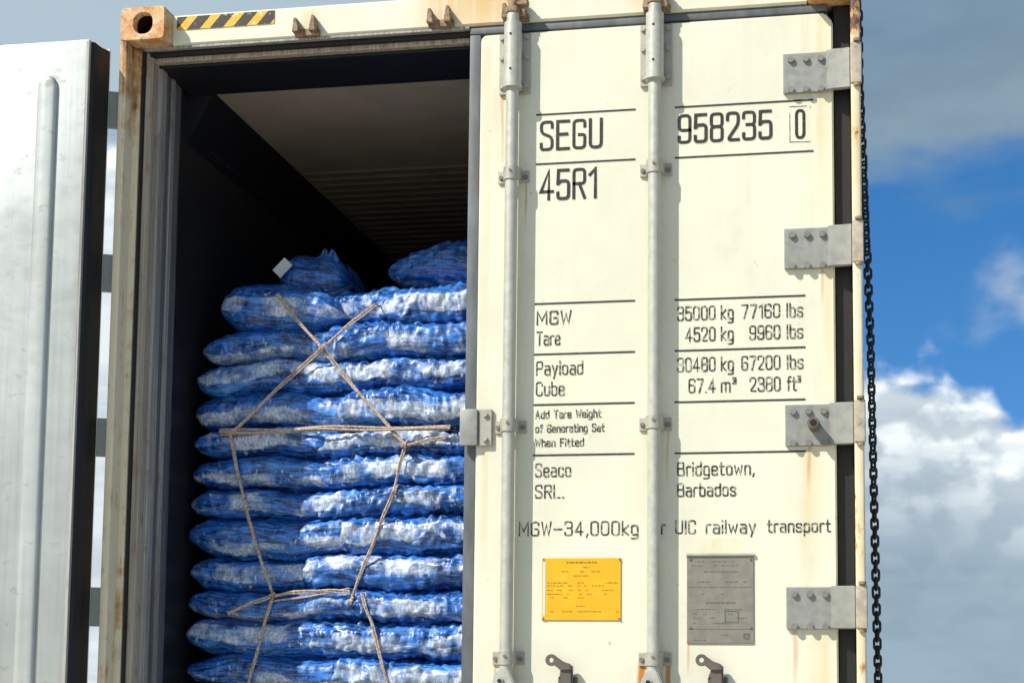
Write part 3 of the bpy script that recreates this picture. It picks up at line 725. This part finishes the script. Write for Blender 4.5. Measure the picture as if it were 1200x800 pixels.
for z, xe in ((2.465, 2.294), (2.301, 2.293), (1.8445, 2.265), (1.683, 2.264), (1.521, 2.263), (1.361, 2.264)): rule(1.862, xe, z)
text('SEGU', 1.428, 2.345, 0.100, 1.632, 0.0098)
text('958235', 1.871, 2.345, 0.096, 2.167, 0.0098)
text('0', 2.237, 2.341, 0.096, 2.269, 0.0092)
bm = bmesh.new()
for pts in (((2.221, 2.427), (2.221, 2.333), (2.284, 2.331)), ((2.221, 2.446), (2.272, 2.446)), ((2.284, 2.444), (2.284, 2.440))):
    ribbon(bm, list(pts), False, 0.0022, PY - 0.0011)
me = bpy.data.meshes.new('check_digit_box'); bm.to_mesh(me); bm.free(); link('check_digit_box', me, door, 'print_faded')
text('45R1', 1.428, 2.182, 0.102, 1.614, 0.0098)
ST = 0.0047
text('MGW', 1.423, 1.778, 0.046, 1.536, ST + 0.001); text('Tare', 1.423, 1.712, 0.046, 1.500, ST)
text('Payload', 1.423, 1.616, 0.046, 1.574, ST); text('Cube', 1.423, 1.550, 0.046, 1.515, ST)
def row(z, a, b, c, d, xa, xc):
    text(a, xa, z, 0.046, 1.989, ST); text(b, 2.005, z, 0.046, 2.045 if b != 'm^' else 2.053, ST)
    text(c, xc, z, 0.046, 2.188, ST); text(d, 2.207, z, 0.046, 2.258 if d == 'lbs' else 2.250, ST)
row(1.777, '35000', 'kg', '77160', 'lbs', 1.870, 2.069)
row(1.710, '4520', 'kg', '9960', 'lbs', 1.895, 2.093)
row(1.615, '30480', 'kg', '67200', 'lbs', 1.870, 2.068)
row(1.548, '67.4', 'm^', '2380', 'ft^', 1.905, 2.093)
text('Add Tare Weight', 1.422, 1.478, 0.027, 1.632, 0.0036, 'print_faded')
text('of Generating Set', 1.422, 1.433, 0.027, 1.643, 0.0036, 'print_faded')
text('When Fitted', 1.422, 1.388, 0.027, 1.578, 0.0036, 'print_faded')
text('Seaco', 1.423, 1.292, 0.045, 1.538, ST); text('SRL.', 1.423, 1.225, 0.044, 1.516, ST)
text('Bridgetown,', 1.870, 1.290, 0.044, 2.108, ST); text('Barbados', 1.870, 1.225, 0.043, 2.051, ST)
text('MGW-34,000kg', 1.373, 1.107, 0.046, 1.750, ST); text('for', 1.782, 1.109, 0.044, 1.834, ST)
text('UIC', 1.864, 1.110, 0.043, 1.928, ST); text('railway', 1.958, 1.110, 0.043, 2.111, ST); text('transport', 2.145, 1.112, 0.041, 2.336, ST)

# ---- plates
rr = random.Random(3)
def dashes(bm, x0, x1, z, h, y, fill=0.8):
    x = x0
    while x < x1:
        l = rr.uniform(0.004, 0.016)
        if rr.random() < fill:
            e = min(x + l, x1)
            bm.faces.new([bm.verts.new(p) for p in ((x, y, z - h / 2), (e, y, z - h / 2), (e, y, z + h / 2), (x, y, z + h / 2))])
        x += l + rr.uniform(0.002, 0.004)
yp = bx('notice_plate', 'yellow_plate', door, 1.449, 1.697, PY - 0.0045, PY - 0.0006, 0.844, 1.0375, 0.001)
yp['label'] = 'yellow notice plate with small printed lines'
bm = bmesh.new(); yy = PY - 0.0050
dashes(bm, 1.526, 1.622, 1.0235, 0.006, yy, 1.0)
for z, a, b, f in ((1.008, 1.55, 1.60, .6), (0.995, 1.50, 1.64, .5), (0.982, 1.548, 1.60, .8), (0.960, 1.465, 1.690, .45), (0.951, 1.465, 1.690, .7), (0.937, 1.465, 1.675, .75), (0.925, 1.465, 1.690, .6), (0.914, 1.465, 1.59, .7), (0.888, 1.557, 1.585, .9), (0.871, 1.465, 1.690, .6)):
    dashes(bm, a, b, z, 0.0030, yy, f)
me = bpy.data.meshes.new('print'); bm.to_mesh(me); bm.free(); link('notice_print', me, door, 'print_brown')['kind'] = 'stuff'
bx('worn_edge', 'paper', door, 1.4525, 1.4600, PY - 0.0052, PY - 0.0046, 0.858, 1.030)
for sx in (1.4535, 1.6925):
    for sz in (0.849, 1.0325): MB().cyl((sx, PY - 0.0045, sz), (sx, PY - 0.0075, sz), 0.0034, 8).build('rivet', 'bolt_metal', door)
dp = bx('data_plate', 'plate_metal', door, 1.901, 2.104, PY - 0.0050, PY - 0.0006, 0.774, 1.044, 0.001)
dp['label'] = 'grey engraved data plate with fine print'
MB().cyl((1.899, PY - 0.006, 1.0445), (2.106, PY - 0.006, 1.0445), 0.0055, 10).build('plate_rim', 'bracket_metal', door)
bm = bmesh.new(); yy = PY - 0.0055
for z, a, b, f, h in ((1.024, 1.915, 2.085, .5, .0025), (1.012, 1.915, 2.07, .4, .0025), (0.993, 1.952, 2.055, .95, .004), (0.962, 1.932, 1.972, .9, .0035), (0.962, 2.02, 2.085, .9, .0035), (0.925, 1.915, 2.08, .4, .0025), (0.898, 1.96, 2.05, .95, .0045), (0.878, 1.92, 2.085, .35, .0025), (0.864, 1.92, 2.085, .4, .0025), (0.852, 1.92, 2.085, .4, .0025), (0.836, 1.92, 2.085, .35, .0025), (0.800, 2.005, 2.03, .9, .003), (0.784, 1.92, 1.96, .9, .003)):
    dashes(bm, a, b, z, h, yy, f)
for z in (0.946, 0.818): dashes(bm, 1.904, 2.101, z, 0.0018, yy - 0.0003, 2)
def frame(x0, x1, z0, z1, t=0.002):
    for a, b, c, d in ((x0, x1, z0, z0 + t), (x0, x1, z1 - t, z1), (x0, x0 + t, z0 + t, z1 - t), (x1 - t, x1, z0 + t, z1 - t)):
        bm.faces.new([bm.verts.new(p) for p in ((a, yy - 0.0006, c), (b, yy - 0.0006, c), (b, yy - 0.0006, d), (a, yy - 0.0006, d))])
frame(2.016, 2.058, 0.838, 0.874); frame(2.072, 2.092, 0.789, 0.806, 0.005)
me = bpy.data.meshes.new('print'); bm.to_mesh(me); bm.free(); link('data_print', me, door, 'print_grey')['kind'] = 'stuff'
for sx in (1.911, 2.094):
    for sz in (0.824, 1.033): MB().cyl((sx, PY - 0.005, sz), (sx, PY - 0.0085, sz), 0.004, 8).build('rivet', 'bolt_metal', door)

# ------------------------------------------------------------------ open left-hand door, swung right back: its lining faces us
od = MB().box(-1.170, -0.058, -0.10, -0.004, 0.16, 2.752, 0.006, 2).build('door', 'door_liner', ct)
od['label'] = 'open door swung right back showing its pale metal lining'
bx('edge_trim', 'jamb_metal', od, -0.066, -0.0572, -0.1022, -0.1002, 0.165, 2.744)
MB().prism([(-0.0575, -0.088), (-0.047, -0.080), (-0.045, -0.03), (-0.038, -0.012), (-0.032, 0.006), (-0.0575, 0.006)], 'z', 0.165, 2.748, 0.002).build('gasket', 'gasket_black', od)
bx('outer_skin', 'frame_paint', od, -1.19, -0.034, 0.0065, 0.012, 0.15, 2.756)
def long_rib(xc, hw=0.036, zt=2.632, hgt=0.014):
    b = MB(); bm = b.bm; prof = [(-1.0, 0.0), (-0.93, 0.45), (-0.80, 0.85), (-0.62, 1.0), (0, 1.06), (0.62, 1.0), (0.80, 0.85), (0.92, 0.45), (0.96, 0.0)]
    rows = []
    zs = [0.30, zt - hw] + [zt - hw + hw * math.sin(R(a)) for a in (15, 30, 45, 60, 72, 82, 89)]
    ws = [1, 1] + [math.cos(R(a)) for a in (15, 30, 45, 60, 72, 82, 89)]
    for zz, w in zip(zs, ws):
        hk = min(1.0, w * 1.7)
        rows.append([bm.verts.new((xc + px * hw * w, -0.1003 - ph * hgt * hk, zz)) for px, ph in prof])
    for A, B in zip(rows, rows[1:]):
        for i in range(len(prof) - 1): bm.faces.new((A[i], A[i + 1], B[i + 1], B[i]))
    bmesh.ops.recalc_face_normals(bm, faces=bm.faces[:])
    return b.build('rib', 'door_liner', od, ang=50)
long_rib(-0.199); long_rib(-0.60); long_rib(-1.0)
for z in HZ:
    b = MB()
    b.prism([(-0.110, 0.013), (-0.030, 0.013), (0.006, 0.030), (0.024, 0.030), (0.024, 0.044), (-0.002, 0.044), (-0.040, 0.026), (-0.110, 0.026)], 'z', z - 0.0635, z + 0.0635, 0.002)
    b.build('hinge', 'hinge_metal', od)

# ------------------------------------------------------------------ trailer that carries the container (below the frame of the photograph)
tr = tag(empty('container_trailer', (W / 2, 0, 0)), 'skeletal road trailer carrying the cream container', 'trailer')
for s in (-1, 1): bx('main_beam', 'chassis_paint', tr, s * 0.45 - 0.07, s * 0.45 + 0.07, 0.3, 12.1, 0.76, 1.05)
for yb in (0.09, 6.0, 12.0): bx('bolster', 'chassis_paint', tr, -1.215, 1.215, yb - 0.085, yb + 0.085, 1.052, OZ - 0.001, 0.006)
for ya in (1.3, 2.6, 3.9):
    MB().cyl((-0.95, ya, 0.50), (0.95, ya, 0.50), 0.06, 14).build('axle', 'chassis_paint', tr)
    for s in (-1, 1):
        wb = MB().cyl((s * 0.78, ya, 0.50), (s * 1.16, ya, 0.50), 0.50, 36, bev=0.05).build('wheel', 'tyre_rubber', tr)
        MB().cyl((s * 1.12, ya, 0.50), (s * 1.165, ya, 0.50), 0.27, 28, bev=0.02).build('rim', 'hinge_metal', wb)
        bx('suspension', 'chassis_paint', tr, s * 0.50 - 0.05, s * 0.50 + 0.05, ya - 0.25, ya + 0.25, 0.54, 0.765)
for s in (-1, 1): bx('landing_leg', 'chassis_paint', tr, s * 0.55 - 0.06, s * 0.55 + 0.06, 9.5, 9.62, 0.0, 0.80)

# ------------------------------------------------------------------ chain hanging down the right-hand side
def link_mesh():
    b = MB(); pts = []; hl, hw, r = 0.0142, 0.0106, 0.0043
    for k in range(24):
        a = 2 * math.pi * k / 24; x = hw * math.cos(a); z = hw * math.sin(a)
        pts.append((x, 0, z + (hl * 0.62 if z >= 0 else -hl * 0.62)))
    b.tube(pts, r, 8, closed=True)
    me = b.mesh('link', ang=80); me.materials.append(MATS['chain_metal']); return me
lm = link_mesh()
CP = [(2.84, 2.437), (2.60, 2.4375), (2.40, 2.4440), (2.05, 2.4545), (1.74, 2.4625), (1.20, 2.4680), (0.674, 2.4740), (0.28, 2.4780)]
def chain_x(z):
    for (za, xa), (zb, xb) in zip(CP, CP[1:]):
        if z >= zb: return xa + (xb - xa) * (za - z) / (za - zb)
    return CP[-1][1]
ch = tag(empty('hanging_chain', (2.478, 0.30, 0.28 + OZ)), 'dark steel chain hanging down beside the right edge of the container', 'chain')
pitch = 0.0268; N = int((2.82 - 0.30) / pitch)
for i in range(N + 1):
    z = 2.82 - i * pitch
    o = link('link', lm, ch, None, (chain_x(z) - 2.478, 0.0015 * math.sin(i * 0.9), z - 0.28))
    tw = 10 * math.sin(i * 0.16) + (30 if 18 < i < 30 else 0)
    o.rotation_euler = (0.03 * math.sin(i * 1.7), -0.008, R((90 if i % 2 else 0) + 24 + tw))
MB().tube([(-0.052, 0, 2.60), (-0.042, 0, 2.605), (-0.037, 0, 2.590), (-0.036, 0, 2.565), (-0.042, 0, 2.550)], 0.004, 8).build('hook', 'chain_metal', ch)

# the twine's course over the front of the stack: (points (x, z), spread of the pair, radius, y)
TWINE = [
    ([(0.415, 2.005), (0.587, 1.806), (0.830, 1.530)], 0.0055, 0.0034, 0.464),
    ([(0.775, 1.955), (0.587, 1.806), (0.268, 1.520)], 0.0055, 0.0034, 0.457),
    ([(0.222, 1.520), (0.60, 1.524), (1.052, 1.517)], 0.0070, 0.0040, 0.455),
    ([(0.225, 1.510), (0.60, 1.517), (1.048, 1.512)], 0.0, 0.0034, 0.461),
    ([(0.830, 1.530), (0.895, 1.462)], 0.004, 0.0034, 0.463),
    ([(1.036, 1.487), (0.893, 1.459)], 0.005, 0.0034, 0.459),
    ([(0.893, 1.463), (0.856, 1.304), (0.780, 1.110), (0.706, 0.915)], 0.0042, 0.0034, 0.464),
    ([(0.256, 1.508), (0.330, 1.220), (0.428, 0.948)], 0.0038, 0.0034, 0.464),
    ([(0.706, 0.958), (0.560, 0.960), (0.428, 0.943), (0.270, 0.885)], 0.0052, 0.0034, 0.457),
    ([(0.700, 0.968), (0.560, 0.940), (0.426, 0.925)], 0.0, 0.0034, 0.461),
    ([(0.428, 0.940), (0.380, 0.760), (0.340, 0.600)], 0.0035, 0.0034, 0.464),
    ([(0.748, 0.950), (0.790, 0.840), (0.860, 0.600)], 0.0042, 0.0034, 0.464),
]
SEGS = [(a_, b_) for pts, *_ in TWINE for a_, b_ in zip(pts, pts[1:])]
def bite(x, y, z):
    """front of a sack pressed back where the twine crosses it"""
    d = 1.0
    for (ax, az), (bx_, bz) in SEGS:
        if not (min(ax, bx_) - 0.045 < x < max(ax, bx_) + 0.045 and min(az, bz) - 0.045 < z < max(az, bz) + 0.045): continue
        ux, uz = bx_ - ax, bz - az
        t_ = max(0.0, min(1.0, ((x - ax) * ux + (z - az) * uz) / (ux * ux + uz * uz)))
        d = min(d, math.hypot(x - ax - ux * t_, z - az - uz * t_))
    if d > 0.040: return y
    return max(y, 0.4695 - 0.026 * (d / 0.040) ** 2)
# ------------------------------------------------------------------ blue mesh sacks stacked just inside the doorway
def sack_obj(x0, x1, z0, z1, yf, seed, vband, depth=0.46, blunt=(0, 0), tilt=0.0, roll=0.0, rag=1.0, tag_=False):
    rs = random.Random(seed)
    hx, hz, hy = (x1 - x0) / 2, (z1 - z0) / 2 * 1.20, depth / 2
    NU, NTH = 104, 60
    bm = bmesh.new(); uvl = bm.loops.layers.uv.new('UVMap')
    so = Vector((seed * 3.17, seed * 1.31, seed * 0.77))
    grid = []; n = 3.0; e = 2 / n
    kl, kr = rs.uniform(3.6, 6.0), rs.uniform(2.6, 3.6)
    kl = blunt[0] or kl; kr = blunt[1] or kr
    sag = rs.uniform(-0.010, 0.012); ph = rs.uniform(0, 6.28)
    for i in range(NU + 1):
        u = -1 + 2 * i / NU; k = kl if u < 0 else kr
        u_ = math.copysign(abs(u) ** 0.94, u)
        t = max(0.0, 1 - abs(u) ** k)
        pt = 0.80 if u < 0 and not blunt[0] else 0.60
        wz = 0.03 + 0.97 * t ** pt; wy = 0.50 + 0.50 * t ** 0.35
        r_ = []
        wx = (x0 + x1) / 2 + hx * u_
        zmid = 0.030 * noise.noise(Vector((wx * 3.4, (z0 + z1) * 0.9, 3.3))) + 0.012 * noise.noise(Vector((wx * 7.0, (z0 + z1) * 2.6, 9.1)))
        fat = 1.0 + 0.16 * noise.noise(Vector((wx * 5.0, seed * 1.7, 0)))
        for j in range(NTH):
            th = 2 * math.pi * j / NTH
            c, s = math.cos(th), math.sin(th)
            y = -hy * wy * math.copysign(abs(c) ** e, c); z = hz * fat * wz * math.copysign(abs(s) ** (e * 1.05), s)
            p = Vector((hx * u_, y, z + zmid))
            nr = Vector((0.25 * u * abs(u) ** 3, -c, s)).normalized()
            q = p + so
            lump = noise.noise(q * 15.0) * 0.0090 + (abs(noise.noise(q * 30.0)) - 0.2) * 0.020 * (rag - 0.45)
            wr = (0.25 - abs(noise.noise(Vector((q.x * 5.0, q.y * 8.0, q.z * 46.0))))) * 0.0090 + noise.noise(Vector((q.x * 12.0, q.y * 16.0, q.z * 110.0))) * 0.0025
            d = (lump + wr) * min(1.0, t * 2.5 + 0.15)
            v = p + nr * d
            if c > 0.2: v.y = bite((x0 + x1) / 2 + v.x, yf + hy + v.y, (z0 + z1) / 2 + v.z) - yf - hy
            r_.append((bm.verts.new(v), hx * u, th))
        grid.append(r_)
    per = hz * 1.25
    for i in range(NU):
        for j in range(NTH):
            j2 = (j + 1) % NTH
            a, b, c, d = grid[i][j], grid[i + 1][j], grid[i + 1][j2], grid[i][j2]
            f = bm.faces.new((a[0], b[0], c[0], d[0])); f.smooth = True
            for lp, q, jj in zip(f.loops, (a, b, c, d), (j, j, j + 1, j + 1)):
                th = 2 * math.pi * jj / NTH
                if th > math.pi: th -= 2 * math.pi
                if j >= NTH // 2 and jj == NTH // 2: th = -math.pi
                lp[uvl].uv = (q[1], th * per * 0.62 - vband)
    bm.faces.new([r[0] for r in grid[0]]); bm.faces.new([r[0] for r in grid[-1]][::-1])
    bmesh.ops.recalc_face_normals(bm, faces=bm.faces[:])
    me = bpy.data.meshes.new('mesh_sack'); bm.to_mesh(me); bm.free()
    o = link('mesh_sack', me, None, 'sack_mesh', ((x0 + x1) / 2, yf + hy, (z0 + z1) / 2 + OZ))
    o.rotation_euler = (roll, tilt, 0)
    # gathered tuft at the left end
    b = MB(); xe = -hx
    for k in range(7):
        a = rs.uniform(0, 6.28); rr_ = rs.uniform(0.002, 0.010)
        b.tube([(xe + 0.012, -hy * 0.08, 0), (xe - 0.004, -hy * 0.08 + rr_ * math.cos(a) * 0.6, rr_ * math.sin(a) * 0.6), (xe - rs.uniform(0.006, 0.016), -hy * 0.08 + rr_ * math.cos(a) * 1.3, rr_ * math.sin(a) * 1.3)], [0.006, 0.004, 0.003], 6)
    b.build('sack_tuft', 'paper' if rag > 1.2 else 'sack_mesh', o)
    return o
GRP = 'blue mesh sacks stacked inside the open doorway'
zr = [2.052, 1.905, 1.777, 1.662, 1.529, 1.430, 1.319, 1.220, 1.086, 0.968, 0.865, 0.739, 0.616, 0.495, 0.375]
ORD = ['top', 'second', 'third', 'fourth', 'fifth', 'sixth', 'seventh', 'eighth', 'ninth', 'tenth', 'eleventh', 'twelfth', 'thirteenth', 'bottom']
lx = [None, 0.100, 0.096, 0.084, 0.092, 0.080, 0.082, 0.081, 0.082, 0.082, 0.080, 0.081, 0.082, 0.082]
rb = random.Random(11)
for i in range(1, 14):
    zt, zb = zr[i], zr[i + 1]
    split = 0.60 + rb.uniform(-0.06, 0.07)
    odd = i % 2 == 0                              # every second layer shows its pale band full on
    vb = rb.uniform(0.000, 0.010) if odd else rb.uniform(-0.034, -0.020)
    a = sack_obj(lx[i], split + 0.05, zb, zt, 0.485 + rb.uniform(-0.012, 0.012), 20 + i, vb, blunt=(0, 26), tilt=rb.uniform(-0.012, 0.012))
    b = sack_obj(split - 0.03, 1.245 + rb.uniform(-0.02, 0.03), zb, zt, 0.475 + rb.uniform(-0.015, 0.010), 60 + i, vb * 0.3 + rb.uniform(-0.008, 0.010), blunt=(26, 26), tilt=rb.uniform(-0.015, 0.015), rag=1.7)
    if i < 13:
        tag(a, 'blue mesh sack at the shaded left end of the %s layer from the top' % ORD[i], 'sack', GRP)
        tag(b, 'blue mesh sack at the sunlit right end of the %s layer from the top' % ORD[i], 'sack', GRP)
    else:
        tag(a, 'blue mesh sack at the left end of the lowest layer', 'sack', GRP); tag(b, 'blue mesh sack at the right end of the lowest layer', 'sack', GRP)
# top layer: three sacks, and two more lying on it further in
tag(sack_obj(0.172, 0.64, 1.895, 2.062, 0.485, 81, 0.004, tilt=0.10), 'blue mesh sack at the left of the top layer, sagging to the right', 'sack', GRP)
tag(sack_obj(0.50, 0.88, 1.915, 2.058, 0.56, 82, -0.01, rag=1.5), 'blue mesh sack behind the twine in the middle of the top layer', 'sack', GRP)
tag(sack_obj(0.765, 1.25, 1.895, 2.030, 0.475, 83, 0.0, tilt=-0.05, rag=1.7), 'blue mesh sack with bright white band at the right of the top layer', 'sack', GRP)
tag(sack_obj(0.748, 1.28, 2.060, 2.225, 0.63, 84, -0.06, depth=0.40, blunt=(1.5, 3), rag=1.3), 'blue sack lying alone on the right of the pile with pale tuft', 'sack', GRP)
o = tag(sack_obj(0.335, 0.60, 2.045, 2.215, 0.66, 85, -0.06, depth=0.36, tilt=0.12), 'blue sack with a white paper tag on top of the pile', 'sack', GRP)
tg = MB().box(-0.032, 0.032, -0.001, 0.001, -0.020, 0.020, 0.0004).build('paper_tag', 'paper', o, (-0.092, -0.212, 0.004)); tg.rotation_euler = (0.25, -0.95, 0.2)
ear = MB()
for k in range(9):
    ear.tube([(0.015 + 0.008 * k, -0.10, 0.045), (0.022 + 0.0065 * k, -0.125, 0.078), (0.030 + 0.0045 * k, -0.135, 0.098 + 0.008 * math.sin(k * 1.1 + 0.6))], [0.018, 0.010, 0.003], 8)
ear.build('sack_tuft', 'sack_plain', o)
# pallet under the stack
pl = tag(empty('pallet', (0.67, 0.70, OZ + 0.16)), 'wooden pallet under the blue sacks', 'pallet')
for k in range(7): bx('plank', 'wood', pl, -0.58, 0.58, -0.24 + k * 0.082, -0.24 + k * 0.082 + 0.07, 0.185, 0.205)
for k in (-0.5, 0.0, 0.5): bx('runner', 'wood', pl, k - 0.05, k + 0.05, -0.24, 0.32, 0.001, 0.184)

# ------------------------------------------------------------------ twine lashed over the sacks
tw = tag(empty('twine_lashing', (0.65, 0.46, OZ + 0.62)), 'beige twine crossing and tied round the stacked blue sacks', 'rope')
def strand(pts, r=0.0034, y=0.458, dbl=0.0, sag=0.0):
    for s in ((-1, 1) if dbl else (0,)):
        P_ = []
        for a, b in zip(pts, pts[1:]):
            n = 14
            for k in range(n):
                t = k / n
                P_.append((a[0] + (b[0] - a[0]) * t, a[1] + (b[1] - a[1]) * t - sag * 4 * t * (1 - t)))
        P_.append(pts[-1])
        Q = []
        for k, (px, pz) in enumerate(P_):
            nd = Vector((P_[min(k + 1, len(P_) - 1)][0] - P_[max(k - 1, 0)][0], P_[min(k + 1, len(P_) - 1)][1] - P_[max(k - 1, 0)][1])).normalized()
            off = s * dbl * (0.55 + 0.45 * math.sin(k * 0.45 + s))
            Q.append((px - nd.y * off - 0.65, y - 0.46 + s * 0.001 + 0.0015 * math.sin(k * 0.8), pz + nd.x * off - 0.62))
        for e_, nb_ in ((0, 2), (-1, -3)):
            d_ = (Vector(Q[e_]) - Vector(Q[nb_])).normalized() * 0.010
            q_ = (Q[e_][0] + d_.x, Q[e_][1] + 0.045, Q[e_][2] + d_.z)
            if e_ == 0: Q.insert(0, q_)
            else: Q.append(q_)
        MB().tube(Q, r, 7).build('strand', 'rope', tw)
for pts, dbl, rr_, yy_ in TWINE: strand(pts, r=rr_, y=yy_, dbl=dbl)
for kx, kz in ((0.587, 1.806), (0.893, 1.462), (0.862, 1.305), (0.428, 0.942), (0.712, 0.925)):
    MB().tube([(kx - 0.660, -0.002, kz - 0.628), (kx - 0.654, -0.011, kz - 0.616), (kx - 0.643, -0.013, kz - 0.620), (kx - 0.645, -0.009, kz - 0.631), (kx - 0.655, -0.012, kz - 0.626), (kx - 0.640, -0.004, kz - 0.608)], 0.0040, 7).build('knot', 'rope', tw)
